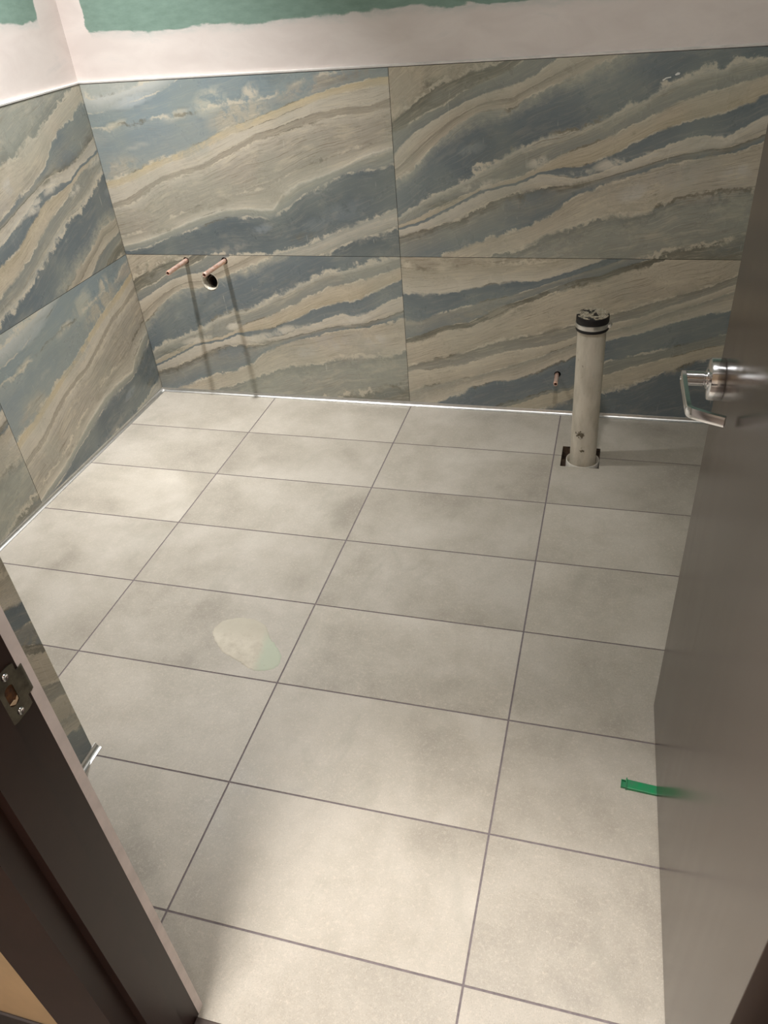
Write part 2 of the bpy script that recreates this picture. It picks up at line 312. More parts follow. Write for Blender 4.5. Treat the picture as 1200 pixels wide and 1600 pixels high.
def floor_material():
    m, t, b = newmat('floor_tile', .42); g = G(t); o = g.obj()
    at = g.n('ShaderNodeVertexColor', layer_name='tone').outputs['Color']; tr = g.sep(at)
    off = g.n('ShaderNodeVectorMath', operation='SCALE'); g.L.new(at, off.inputs[0]); off.inputs['Scale'].default_value = 9
    v = g.n('ShaderNodeVectorMath', operation='ADD'); g.L.new(o, v.inputs[0]); g.L.new(off.outputs[0], v.inputs[1]); v = v.outputs[0]
    big = g.noise(v, 3.2, 5, .55, .3); mid = g.noise(v, 17, 5, .65); fine = g.noise(v, 420, 3, .6); gr = g.noise(v, 130, 4, .7)
    f = g.m('ADD', g.m('MULTIPLY', big, .75), g.m('MULTIPLY', mid, .25))
    c = g.ramp(f, [(.32, lin((152, 145, 134))), (.47, lin((172, 165, 153))), (.60, lin((185, 178, 167))), (.72, lin((193, 187, 176)))])
    c = g.mix(g.rng(gr, .5, .72, 0, .35), c, lin((208, 198, 184)))
    c = g.mix(g.rng(fine, .56, .72, 0, .38), c, lin((214, 205, 192)))
    c = g.mix(g.rng(fine, .44, .3, 0, .4), c, lin((138, 130, 120)))
    # dusty wipe marks
    sm = g.noise(g.scale(v, (1.6, .7, 1)), 4.2, 6, .6, 1.2)
    c = g.mix(g.rng(sm, .58, .72, 0, .3), c, lin((152, 148, 136)))
    hs = g.n('ShaderNodeHueSaturation'); g.L.new(c, hs.inputs['Color']); g.L.new(g.rng(tr[0], 0, 1, .94, 1.05), hs.inputs['Value'])
    g.L.new(hs.outputs[0], b.inputs['Base Color'])
    g.L.new(g.rng(big, .3, .7, .36, .52), b.inputs['Roughness'])
    g.bump(fine, .12, .0006, b)
    return m
FLOOR = floor_material()

def plain(name, color, rough=.5, metal=0, var=.06, scale=30, bump=0, spec=.5, stretch=(1, 1, 1), alt=None):
    m, t, b = newmat(name, rough, metal, color, spec); g = G(t); v = g.scale(g.obj(), stretch); n = g.noise(v, scale, 5, .6)
    a = alt or tuple(max(0, x * (1 - 2.2 * var)) for x in color)
    hi = tuple(min(255, x * (1 + var)) for x in color)
    g.L.new(g.ramp(n, [(.3, lin(a)), (.7, lin(hi))]), b.inputs['Base Color'])
    if bump: g.bump(n, bump, .001, b)
    return m
GROUT = plain('grout', (122, 113, 115), .9, var=.05, scale=120)
TILEGAP = plain('tile_joint', (52, 48, 44), .9)
CONCRETE = plain('rough_concrete', (86, 70, 56), .95, var=.3, scale=60, bump=.8)
ALU = plain('satin_aluminium', (225, 224, 222), .36, 1, var=.02, scale=50)
CHROME = plain('satin_chrome', (236, 237, 240), .16, 1, var=.015, scale=40)
STEEL = plain('dull_steel', (120, 116, 104), .38, 1, var=.1, scale=60)
FRAME = plain('brown_frame_paint', (62, 46, 41), .32, var=.08, scale=12, spec=.45)
TANWALL = plain('tan_corridor_paint', (206, 176, 136), .7, var=.03, scale=6)
COVE = plain('dark_rubber_base', (42, 34, 32), .5)
OFFWHITE = plain('corridor_off_white', (206, 200, 192), .7, var=.03, scale=6)
WHITE = plain('white_edge_paint', (243, 231, 227), .7, var=.03, scale=20)
PVC = None
BLACK = plain('dark_void', (14, 12, 11), .9)

def door_material():
    m, t, b = newmat('brown_laminate', .27, 0, (84, 70, 64), .55); g = G(t); o = g.obj()
    gr = g.noise(g.scale(o, (1, 9, .7)), 3, 4, .5, .3); fl = g.noise(g.scale(o, (1, 60, 3)), 3, 3, .5)
    c = g.ramp(gr, [(.3, lin((74, 63, 57))), (.7, lin((80, 69, 63)))])
    c = g.mix(g.rng(fl, .70, .76, 0, .22), c, lin((48, 38, 34)))
    g.L.new(c, b.inputs['Base Color']); g.L.new(g.rng(gr, .2, .8, .20, .23), b.inputs['Roughness'])
    return m
DOOR = door_material()

def frame_material():
    m, t, b = newmat('dark_brown_frame', .42, 0, (44, 28, 23), .3); g = G(t); o = g.obj()
    n = g.noise(o, 9, 5, .6); ch = g.noise(g.scale(o, (1, 1, .35)), 75, 3, .55); wh = g.noise(o, 5, 2, .5)
    c = g.ramp(n, [(.3, lin((40, 25, 20))), (.7, lin((50, 32, 27)))])
    c = g.mix(g.m('MULTIPLY', g.rng(ch, .76, .79, 0, .7), g.rng(wh, .5, .56)), c, lin((170, 150, 140)))
    g.L.new(c, b.inputs['Base Color']); return m

def drywall(name, along, corner_w, h0, tilt=0.):
    """green board with bands of joint compound over the tile edge and up the corner"""
    m, t, b = newmat(name, .8, 0, (200, 190, 185), .25); g = G(t); o = g.obj(); X = g.sep(o)
    u = X[along]; u = u if along == 0 else g.m('MULTIPLY', u, -1.)
    n = g.noise(g.scale(o, (1, 1, 2.4)), 5, 7, .6, .5); f = g.noise(g.scale(o, (3, 3, 9)), 7, 5, .65)
    edge = g.m('ADD', X[2], g.m('MULTIPLY', g.m('SUBTRACT', n, .5), .07)); edge = g.m('SUBTRACT', edge, g.m('MULTIPLY', u, tilt))
    up = g.rng(edge, h0 - .004, h0 + .004)
    up2 = g.rng(edge, h0 - .034, h0 + .022)
    side = g.rng(g.m('ADD', u, g.m('MULTIPLY', g.m('SUBTRACT', n, .5), .05)), corner_w - .003, corner_w + .003)
    green = g.ramp(f, [(.3, lin((120, 144, 132))), (.7, lin((134, 158, 147)))])
    comp = g.ramp(n, [(.35, lin((218, 207, 202))), (.6, lin((226, 216, 211))), (.7, lin((218, 210, 206)))])
    thin = g.mix(g.rng(f, .4, .6, .35, .75), comp, lin((160, 176, 172)))
    c = g.mix(g.m('MULTIPLY', up2, side), comp, thin)
    c = g.mix(g.m('MULTIPLY', up, side), c, green)
    g.L.new(c, b.inputs['Base Color']); g.bump(f, .15, .002, b)
    return m

# ------------------------------------------------------------ room dimensions (metres)
TW, TD = .60725, .305            # floor tile pitch
XA, Y1 = .5549, -.3069           # first joints
JOINT, TOP = .6149, 1.2261       # wall tile joint and top edge
WX, WY = .79, -1.82              # pipe chase corner
JX, FY = 1.311, -2.278           # left jamb, room face of the front wall
RX, HX = 2.70, 2.19              # right wall, hinge jamb
CEIL = 2.60

def seg(a, b, cuts, step):
    pts = sorted({a, b, *[c for c in cuts if a < c < b]}); out = []
    for p, q in zip(pts, pts[1:]):
        n = max(1, int(math.ceil((q - p) / step - 1e-6))); out += [p + (q - p) * i / n for i in range(n)]
    return out + [b]

def tiled_wall(name, O, U, length, tiles, holes, dry, ext=(0, 0), ztop=CEIL):
    """wall whose skin is real tiles (1.5 mm joints); O = floor corner, U = direction along, n faces the room"""
    O = Vector(O); U = Vector(U); Z = Vector((0, 0, 1)); Nn = U.cross(Z) if True else None
    P = lambda u, z, d=0: O + U * u + Z * z + Nn * d      # d>0 towards the room
    bm = bmesh.new(); fl = bm.loops.layers.uv.new('flow'); pc = bm.loops.layers.float_color.new('patch')
    keys = sorted({t[4] for t in tiles}); mats = [MARBLE[k] for k in keys] + [TILEGAP, dry, BLACK]
    nk = len(keys)
    data = {}
    def vert(u, z, key, mp, d=0):
        v = bm.verts.new(P(u, z, d)); data[v] = (u, z, key, mp); return v
    for (u0, u1, z0, z1, key, mp) in tiles:
        g = .0008; a, b, c, d_ = u0 + g, u1 - g, z0 + g, z1 - g
        hs = [h for h in holes if a < h[0] < b and c < h[1] < d_]
        us = seg(a, b, [x for h in hs for x in (h[0] - h[3], h[0] + h[3])], .012)
        zs = seg(c, d_, [x for h in hs for x in (h[1] - h[3], h[1] + h[3])], .012)
        vv = {}
        V = lambda i, j: vv.setdefault((i, j), None) or vv.__setitem__((i, j), vert(us[i], zs[j], key, mp)) or vv[(i, j)]
        mi = keys.index(key); edges = {}
        for i in range(len(us) - 1):
            for j in range(len(zs) - 1):
                cu, cz = (us[i] + us[i + 1]) / 2, (zs[j] + zs[j + 1]) / 2
                if any(abs(cu - h[0]) < h[3] and abs(cz - h[1]) < h[3] for h in hs): continue
                f = bm.faces.new((V(i, j), V(i + 1, j), V(i + 1, j + 1), V(i, j + 1))); f.material_index = mi
        # tile edges going back into the joint
        def rim(loop, dep, mat, closed=False):
            back = []
            for v in loop:
                w = bm.verts.new(v.co - Nn * dep); data[w] = data[v]; back.append(w)
            n = len(loop)
            for k in range(n if closed else n - 1):
                f = bm.faces.new((loop[k], loop[(k + 1) % n], back[(k + 1) % n], back[k])); f.material_index = mat
            return back
        I, J = len(us) - 1, len(zs) - 1
        rim([V(i, 0) for i in range(I + 1)] + [V(I, j) for j in range(1, J + 1)] + [V(i, J) for i in range(I - 1, -1, -1)] + [V(0, j) for j in range(J - 1, 0, -1)], .003, nk, True)
        for (hu, hz, r, hh) in hs:
            i0 = min(range(I + 1), key=lambda i: abs(us[i] - hu + hh)); i1 = min(range(I + 1), key=lambda i: abs(us[i] - hu - hh))
            j0 = min(range(J + 1), key=lambda j: abs(zs[j] - hz + hh)); j1 = min(range(J + 1), key=lambda j: abs(zs[j] - hz - hh))
            loop = [V(i, j0) for i in range(i0, i1 + 1)] + [V(i1, j) for j in range(j0 + 1, j1 + 1)] + [V(i, j1) for i in range(i1 - 1, i0 - 1, -1)] + [V(i0, j) for j in range(j1 - 1, j0, -1)]
            prev = loop
            lv = []
            for v in loop:
                u, z = data[v][:2]; an = math.atan2(z - hz, u - hu); rr = r * (1 + .04 * math.sin(5 * an + hu * 40))
                lv.append((an, rr))
            for tt in (.5, 1):
                cur = []
                for v, (an, rr) in zip(loop, lv):
                    u, z = data[v][:2]; cu, cz = hu + rr * math.cos(an), hz + rr * math.sin(an)
                    cur.append(vert(u + (cu - u) * tt, z + (cz - z) * tt, key, mp))
                for k in range(len(loop)):
                    k2 = (k + 1) % len(loop); f = bm.faces.new((prev[k], prev[k2], cur[k2], cur[k])); f.material_index = mi
                prev = cur
            bk = rim(prev, .011, nk, True)
            bk2 = []
            for v in bk:
                w = bm.verts.new(v.co - Nn * .06); data[w] = data[v]; bk2.append(w)
            for k in range(len(bk)):
                f = bm.faces.new((bk[k], bk[(k + 1) % len(bk)], bk2[(k + 1) % len(bk)], bk2[k])); f.material_index = nk + 2
            bm.faces.new(bk2).material_index = nk + 2
    # UVs
    vs = [v for v in bm.verts if v in data]; res = {}
    for key in keys:
        sub = [v for v in vs if data[v][2] == key]
        uu = []; zz = []
        for v in sub:
            a, b2 = data[v][3](data[v][0], data[v][1]); uu.append(a); zz.append(b2)
        s, col = sfield(key, uu, zz)
        for v, a, b2, c2 in zip(sub, s, uu, col): res[v] = ((float(a), float(b2)), tuple(float(x) for x in c2))
    for f in bm.faces:
        for l in f.loops:
            if l.vert in res: l[fl].uv = res[l.vert][0]; l[pc] = res[l.vert][1]
    # bed behind the joints (split round the holes), board above, body
    def quad(u0, u1, z0, z1, d, mat):
        f = bm.faces.new([bm.verts.new(P(a, b, d)) for a, b in ((u0, z0), (u1, z0), (u1, z1), (u0, z1))]); f.material_index = mat; return f
    u0 = min(t[0] for t in tiles); u1 = max(t[1] for t in tiles)
    hu = seg(u0, u1, [x for h in holes for x in (h[0] - h[2] - .004, h[0] + h[2] + .004)], 9); hz = seg(0, TOP, [x for h in holes for x in (h[1] - h[2] - .004, h[1] + h[2] + .004)], 9)
    for p, q_ in zip(hu, hu[1:]):
        for r, s_ in zip(hz, hz[1:]):
            if any(abs((p + q_) / 2 - h[0]) < h[2] and abs((r + s_) / 2 - h[1]) < h[2] for h in holes): continue
            quad(p, q_, r, s_, -.0022, nk)
    u0 -= ext[0]; u1 += ext[1]; quad(u0, u1, TOP, ztop, -.010, nk + 1)
    f = bm.faces.new([bm.verts.new(P(a, TOP, b)) for a, b in ((u0, 0), (u1, 0), (u1, -.010), (u0, -.010))]); f.material_index = nk + 1
    T = .12      # body behind
    a = [P(u0, 0, -T), P(u1, 0, -T), P(u1, ztop, -T), P(u0, ztop, -T)]
    bm.faces.new([bm.verts.new(p) for p in reversed(a)]).material_index = nk + 1
    for (p, q_) in (((u0, 0), (u0, ztop)), ((u1, ztop), (u1, 0)), ((u0, ztop), (u1, ztop))):
        f = bm.faces.new([bm.verts.new(P(*p, -.0)) if False else bm.verts.new(P(p[0], p[1], -.010)), bm.verts.new(P(q_[0], q_[1], -.010)), bm.verts.new(P(q_[0], q_[1], -T)), bm.verts.new(P(p[0], p[1], -T))]); f.material_index = nk + 1
    return struct(name, bm, mats)

def split(length, cuts):
    c = [0] + cuts + [length]; return list(zip(c, c[1:]))

DRYB = drywall('green_board_back', 0, .085, 1.372, .004)
DRYL = drywall('green_board_left', 1, .115, 1.432)
DRYP = drywall('green_board_side', 2, -5, 1.40)
ZB = .006
# back wall: U=+x, normal must face -y : U x Z = (1,0,0)x(0,0,1) = (0,-1,0)
tb = [(0, 1.1545, JOINT, TOP, 'A', lambda u, z: (u, z - JOINT)),
      (1.1545, 2.37, JOINT, TOP, 'B', lambda u, z: (u - 1.1545, z - JOINT)),
      (2.37, RX, JOINT, TOP, 'A', lambda u, z: (u - 2.37, z - JOINT)),
      (0, 1.1545, ZB, JOINT, 'B', lambda u, z: (u + .07, z - .005)),
      (1.1545, 2.37, ZB, JOINT, 'C', lambda u, z: (u - 1.1545, z - .005)),
      (2.37, RX, ZB, JOINT, 'A', lambda u, z: (u - 2.37, z - .005))]
HOLES = [(.268, .593, .0125, .019), (.436, .593, .0135, .019), (.354, .508, .0365, .046), (1.747, .170, .0125, .022)]
tiled_wall('wall_back', (0, 0, 0), (1, 0, 0), RX, tb, HOLES, DRYB, (.0099, .0099))
# left wall: normal +x ; U x Z = +x -> U = (0,1,0): (0,1,0)x(0,0,1) = (1,0,0). origin at the near end
LL = -WY + .6
L0 = -(WY - .47)
tl = [(0, L0 - .909, JOINT, TOP, 'A', lambda u, z: (u - L0 + 2.10, z - JOINT)),
      (L0 - .909, L0, JOINT, TOP, 'B', lambda u, z: (1.22 - ((u - L0) + .933), .611 - (z - JOINT))),
      (0, L0 - .909, ZB, JOINT, 'B', lambda u, z: (u - L0 + .909 + 1.10, z - .005)),
      (L0 - .909, L0, ZB, JOINT, 'A', lambda u, z: ((u - L0) + .855, z - .005))]
tiled_wall('wall_left', (0, -L0, 0), (0, 1, 0), L0, tl, [], DRYL, (0, .0099))
# chase (boxed-out wall) beside the door: its side faces +x
cw = [(0, .47 - .01, JOINT, TOP, 'B', lambda u, z: (u + .2, z - JOINT)),
      (0, .47 - .01, ZB, JOINT, 'C', lambda u, z: (1.0 - u * 1.6, z - .005))]
tiled_wall('wall_chase', (WX, WY - .46, 0), (0, 1, 0), .46, cw, [], DRYP)
bm = bmesh.new(); box(bm, 0.001, WX - .125, WY - .455, WY - .0005, 0.0, CEIL); box(bm, WX - .13, WX - .0005, WY - .004, WY - .0005, 0.0, CEIL)
struct('wall_chase_end', bm, DRYP)
# right wall: normal -x : U = (0,-1,0)
tr = [(0, 1.15, JOINT, TOP, 'C', lambda u, z: (u, z - JOINT)), (1.15, 2.28, JOINT, TOP, 'A', lambda u, z: (u - 1.15, z - JOINT)),
      (0, 1.15, ZB, JOINT, 'B', lambda u, z: (u, z - .005)), (1.15, 2.28, ZB, JOINT, 'C', lambda u, z: (u - 1.15, z - .005))]
tiled_wall('wall_right', (RX, 0, 0), (0, -1, 0), 2.28, tr, [], DRYP, (.0099, 0))

# front wall: drywall on the room side, tan paint on the corridor side
FCY = -2.424
def slab_wall(name, x0, x1, z0, z1):
    bm = bmesh.new(); box(bm, x0, x1, FCY + .010, FY, z0, z1)
    for f in bm.faces:
        c = f.calc_center_median()
        f.material_index = 0 if f.normal.y < -.5 else 1
    return struct(name, bm, [TANWALL, WHITE])
HEAD = 2.06
bm = bmesh.new()
box(bm, WX - .13, JX, -2.294, FY, 0, CEIL, 1)
box(bm, JX, HX, -2.294, FY, HEAD, CEIL, 1); box(bm, HX, RX + .12, -2.294, FY, 0, CEIL, 1)
box(bm, -1.2, JX - .02, FCY + .012, -2.2945, 0, CEIL, 0); box(bm, JX - .02, HX + .02, FCY + .012, -2.2945, HEAD + .02, CEIL, 0); box(bm, HX + .02, 4.0, FCY + .012, -2.2945, 0, CEIL, 0)
struct('wall_front', bm, [TANWALL, WHITE])

# floor: height field over the tile grid, with the cut-out round the stand pipe
def floor_mesh():
    bm = bmesh.new(); tone = bm.loops.layers.float_color.new('tone')
    x_j = [XA + i * TW for i in range(-1, 5)]; y_j = [Y1 - j * TD for j in range(-1, 8)]
    g = .0022; yend = -2.300
    HOLE = (1.797, 1.931, -.378, -.243)
    xs = sorted({0, RX, HOLE[0], HOLE[1], *[v for x in x_j for v in (x - g, x + g) if 0 < v < RX]})
    ys = sorted({0, yend, HOLE[2], HOLE[3], *[v for y in y_j for v in (y - g, y + g) if yend < v < 0]})
    def kind(cx, cy):
        if HOLE[0] < cx < HOLE[1] and HOLE[2] < cy < HOLE[3]: return 'h', None
        if any(abs(cx - x) < g for x in x_j) or any(abs(cy - y) < g for y in y_j): return 'g', None
        i = sum(cx > x for x in x_j); j = sum(cy < y for y in y_j); return 't', (i, j)
    Hh = {'h': -.055, 'g': -.0012, 't': 0.}
    cell = {}
    for i in range(len(xs) - 1):
        for j in range(len(ys) - 1):
            k, id_ = kind((xs[i] + xs[i + 1]) / 2, (ys[j] + ys[j + 1]) / 2); cell[i, j] = (k, id_)
            z = Hh[k]
            f = bm.faces.new([bm.verts.new((x, y, z)) for x, y in ((xs[i], ys[j]), (xs[i + 1], ys[j]), (xs[i + 1], ys[j + 1]), (xs[i], ys[j + 1]))])
            f.material_index = {'t': 0, 'g': 1, 'h': 2}[k]
            if id_:
                rr = random.Random(id_[0] * 31 + id_[1] * 7); c = (rr.random(), rr.random(), rr.random(), 1)
                for l in f.loops: l[tone] = c
    for (i, j), (k, id_) in cell.items():
        for di, dj in ((1, 0), (0, 1)):
            o = cell.get((i + di, j + dj))
            if o and abs(Hh[o[0]] - Hh[k]) > 1e-6:
                z0, z1 = Hh[k], Hh[o[0]]
                e = [(xs[i + 1], ys[j]), (xs[i + 1], ys[j + 1])] if di else [(xs[i], ys[j + 1]), (xs[i + 1], ys[j + 1])]
                f = bm.faces.new([bm.verts.new((*e[0], z0)), bm.verts.new((*e[1], z0)), bm.verts.new((*e[1], z1)), bm.verts.new((*e[0], z1))])
                f.material_index = 2 if 'h' in (k, o[0]) else 0
    return bm
struct('floor', floor_mesh(), [FLOOR, GROUT, CONCRETE])
bm = bmesh.new(); box(bm, -.12, RX + .12, -2.28, .12, -.20, -.057)
struct('floor_slab', bm, CONCRETE)
bm = bmesh.new(); box(bm, -1.2, 4.0, -4.8, FCY, -.20, -.004)
struct('floor_corridor', bm, plain('corridor_vinyl', (96, 86, 78), .5, var=.1, scale=9))
bm = bmesh.new(); box(bm, JX + .0005, HX - .0005, -2.4235, -2.3003, -.16, .006, bev=.002)
struct('trim_9', bm, plain('threshold', (70, 58, 52), .4))
bm = bmesh.new(); box(bm, -1.2, 4.0, -4.8, .12, CEIL, CEIL + .1)
struct('ceiling', bm, plain('ceiling_paint', (222, 216, 208), .85, var=.02))
bm = bmesh.new(); box(bm, -1.3, 4.1, -4.9, -4.8, -.1, CEIL); struct('wall_corridor_far', bm, OFFWHITE)
bm = bmesh.new(); box(bm, -1.3, -1.2, -4.8, FCY, -.1, CEIL); struct('wall_corridor_left', bm, OFFWHITE)
bm = bmesh.new(); box(bm, 4.0, 4.1, -4.8, FCY, -.1, CEIL); struct('wall_corridor_right', bm, OFFWHITE)

# rubber base in the corridor
bm = bmesh.new(); box(bm, -1.19, 1.19, FCY - .006 + .012, FCY + .0118, -.003, .150, bev=.002); struct('baseboard_corridor', bm, COVE)

# ---- aluminium trims -------------------------------------------------
def strip(name, prof, path, mat, caps=True):
    """sweep a profile [(out, up)] along a straight floor line a->b, 'out' to the room side given by n"""
    a, b, n, cut0, cut1 = path; a = Vector(a); b = Vector(b); n = Vector(n); d = (b - a).normalized(); bm = bmesh.new()
    r0 = [bm.verts.new(a + n * o + Vector((0, 0, u)) + d * (o * cut0)) for o, u in prof]
    r1 = [bm.verts.new(b + n * o + Vector((0, 0, u)) - d * (o * cut1)) for o, u in prof]
    k = len(prof)
    for i in range(k): bm.faces.new((r0[i], r0[(i + 1) % k], r1[(i + 1) % k], r1[i]))
    if caps: bm.faces.new(r0[::-1]); bm.faces.new(r1)
    bmesh.ops.recalc_face_normals(bm, faces=bm.faces)
    return struct(name, bm, mat, angle=40)
R_ = .013
cove = [(.0002, 0.0002), (.0155, 0.0002), (.0155, .0016)] + [(.0155 - (R_ - .0005) * math.sin(t), .0016 + (R_ - .0005) * (1 - math.cos(t))) for t in [math.pi / 2 * i / 8 for i in range(1, 9)]] + [(.0022, .0152), (.0002, .0152)]
strip('trim_1', cove, ((0, 0, 0), (RX, 0, 0), (0, -1, 0), 1, 1), ALU)
strip('trim_2', cove, ((0, -L0 + .47 + .0005, 0), (0, 0, 0), (1, 0, 0), 0, 1), ALU)
strip('trim_3', cove, ((WX, -2.277, 0), (WX, WY + .012, 0), (1, 0, 0), 0, 0), ALU)
strip('trim_4', cove, ((RX, 0, 0), (RX, -2.27, 0), (-1, 0, 0), 1, 0), ALU)
topp = [(-.0098, TOP + .0012), (.0012, TOP + .0012), (.0014, TOP + .0060), (-.0010, TOP + .0078), (-.0098, TOP + .0078)]
CAPM = plain('white_capped_aluminium', (232, 228, 224), .35, .2, var=.03, scale=20)
strip('trim_5', topp, ((0, 0, 0), (RX, 0, 0), (0, -1, 0), 1, 1), CAPM)
strip('trim_6', topp, ((0, -L0, 0), (0, 0, 0), (1, 0, 0), 0, 1), CAPM)
strip('trim_7', topp, ((RX, 0, 0), (RX, -2.27, 0), (-1, 0, 0), 1, 0), CAPM)

# ---- door frame ------------------------------------------------------
def jamb_profile(sgn, xj):
    """closed outline of the hollow-metal jamb in plan; sgn +1 = left jamb (opening on +x side)"""
    p = [(0, -2.2942), (0, -2.342), (.016, -2.342), (.016, -2.393), (0, -2.393), (0, FCY - .001), (-.119, FCY - .001), (-.119, FCY + .012), (-.0005, FCY + .012), (-.0195, FCY + .014), (-.0195, -2.296), (-.019, -2.2942)]
    p = [(0, -2.2942), (0, -2.342), (.016, -2.342), (.016, -2.393), (0, -2.393), (0, FCY - .004), (-.119, FCY - .004), (-.119, FCY + .0115), (-.0195, FCY + .0115), (-.0195, -2.2942)]
    return [(xj + sgn * a, b) for a, b in p]
bm = bmesh.new()
for sgn, xj in ((1, JX), (-1, HX)):
    pr = jamb_profile(sgn, xj); n = len(pr)
    lo = [bm.verts.new((x, y, -.003)) for x, y in pr]; hi = [bm.verts.new((x, y, HEAD)) for x, y in pr]
    for i in range(n): bm.faces.new((lo[i], lo[(i + 1) % n], hi[(i + 1) % n], hi[i]))
    bm.faces.new(lo); bm.faces.new(hi)
box(bm, JX + .0005, HX - .0005, FCY - .004, -2.2945, HEAD - .001, HEAD + .019)
box(bm, JX + .016, HX - .016, -2.393, -2.342, HEAD - .017, HEAD - .0005)
box(bm, JX - .119, HX + .119, FCY - .004, FCY + .0115, HEAD, HEAD + .05)
bmesh.ops.recalc_face_normals(bm, faces=bm.faces)
frame = struct('door_2', bm, frame_material(), angle=30)
frame['label'] = 'dark brown metal door frame around the doorway'

# strike plate on the left jamb, with the latch hole, lip and two screws
def strike():
    x = JX + .0004; yc, zc = -2.3165, .9015
    bm = bmesh.new(); nn = 32
    # outline rectangle and D-shaped hole, bridged
    hw, hh = .0115, .035
    def edge(t):      # point on rounded rectangle by angle
        c, s = math.cos(t), math.sin(t); k = min((hw + .006) / max(abs(c), 1e-6), hh / max(abs(s), 1e-6))
        return c * k, s * k
    out = []; inn = []
    for i in range(nn):
        t = 2 * math.pi * (i + .5) / nn
        a, b = edge(t); out.append((yc + a, zc + b))
        c, s = math.cos(t), math.sin(t); inn.append((yc - .001 + max(-.008, min(.0065, c * .011)), zc + s * .0145))
    for dx in (0, 1):
        pass
    vo = [bm.verts.new((x + .0014, *p)) for p in out]; vi = [bm.verts.new((x + .0014, *p)) for p in inn]
    vb = [bm.verts.new((x, *p)) for p in out]; vj = [bm.verts.new((x - .0001, *p)) for p in inn]
    for i in range(nn):
        j = (i + 1) % nn
        bm.faces.new((vo[i], vo[j], vi[j], vi[i])); bm.faces.new((vo[i], vb[i], vb[j], vo[j])); bm.faces.new((vi[i], vi[j], vj[j], vj[i]))
    # lip curling to the room side
    z0, z1 = zc - .019, zc + .021; prof = [(yc + .0172, .0014), (yc + .0235, .0016), (yc + .028, .0004), (yc + .031, -.0030), (yc + .0325, -.008)]
    top = []; bot = []
    for k, (y, dx) in enumerate(prof):
        sh = .004 if k >= 3 else 0
        top.append((bm.verts.new((x + dx, y, z0 + sh)), bm.verts.new((x + dx, y, z1 - sh))))
        bot.append((bm.verts.new((x + dx - .0013, y, z0 + sh)), bm.verts.new((x + dx - .0013, y, z1 - sh))))
    for A in (top, bot):
        for p, q_ in zip(A, A[1:]): bm.faces.new((p[0], q_[0], q_[1], p[1]))
    for s in (0, 1):
        for k in range(len(top) - 1): bm.faces.new((top[k][s], top[k + 1][s], bot[k + 1][s], bot[k][s]))
    bm.faces.new((top[-1][0], top[-1][1], bot[-1][1], bot[-1][0]))
    bmesh.ops.recalc_face_normals(bm, faces=bm.faces)
    sp = obj('strike_plate', bm, STEEL, frame, angle=35); sp['label'] = 'dull steel strike plate'
    bm = bmesh.new()
    for i in range(nn): pass
    vs = [bm.verts.new((x + .0002, yy, zz)) for yy, zz in inn]; bm.faces.new(vs)
    o = obj('latch_pocket', bm, plain('brown_pocket', (92, 56, 22), .8, var=.25, scale=90), sp)
    bm = bmesh.new()
    pts = [(yc - .0085, zc - .0085), (yc - .002, zc - .0140), (yc + .0045, zc - .0105), (yc + .005, zc - .006), (yc + .001, zc - .0095), (yc - .001, zc - .0075)]
    a = [bm.verts.new((x + .0012, *p)) for p in pts]; b = [bm.verts.new((x + .0003, *p)) for p in pts]; bm.faces.new(a)
    for i in range(len(a)): bm.faces.new((a[i], b[i], b[(i + 1) % len(a)], a[(i + 1) % len(a)]))
    bmesh.ops.recalc_face_normals(bm, faces=bm.faces)
    obj('pocket_tab', bm, plain('pale_chipped_edge', (226, 196, 160), .7), sp)
    for s in (1, -1):
        bm = bmesh.new()
        lathe(bm, [(0, .0010), (.0012, .0008), (.0022, .0015), (.0036, .0020), (.0046, .0012), (.0050, 0)], (x + .0012, yc + .0010 * s + .0005, zc + .0265 * s), (1, 0, 0), 20)
        obj('screw', bm, CHROME, sp, angle=50)
strike()

# ---- door leaf with lever handle ------------------------------------
door = bpy.data.objects.new('door_1', None); C.objects.link(door); door['kind'] = 'structure'; door['label'] = 'dark brown door standing open at right'
door.location = (2.1215, -2.3055, 0); ang = math.atan2(2.1215 - 2.1055, .8875)
door.rotation_euler = (0, 0, ang)       # local +y runs along the leaf away from the hinges, -x is the visible face
W_, T_ = .8877, .040
bm = bmesh.new(); box(bm, 0, T_, 0, W_, .008, 2.045, bev=.0012); obj('door_leaf', bm, DOOR, door)
bm = bmesh.new(); box(bm, .006, T_ - .006, W_ - .0002, W_ + .0006, .845, .960); obj('latch_faceplate', bm, CHROME, door)
hz_ = .905; hy = W_ - .0495
bm = bmesh.new()
lathe(bm, [(.0, .0), (.0355, .0), (.0360, .002), (.0360, .0195), (.0350, .0220), (.030, .0235), (.018, .0242), (.0165, .0245)], (-.0002, hy, hz_), (-1, 0, 0), 64)
rose = obj('door_handle', bm, CHROME, door, angle=35); rose['label'] = 'satin chrome lever handle'
bm = bmesh.new()
lathe(bm, [(.0, .0235), (.0165, .0235), (.0165, .0265), (.0110, .027), (.0110, .030), (.0125, .031), (.0125, .059), (0, .059)], (0, hy, hz_), (-1, 0, 0), 40)
lever_neck = obj('handle_neck', bm, CHROME, rose, angle=35)
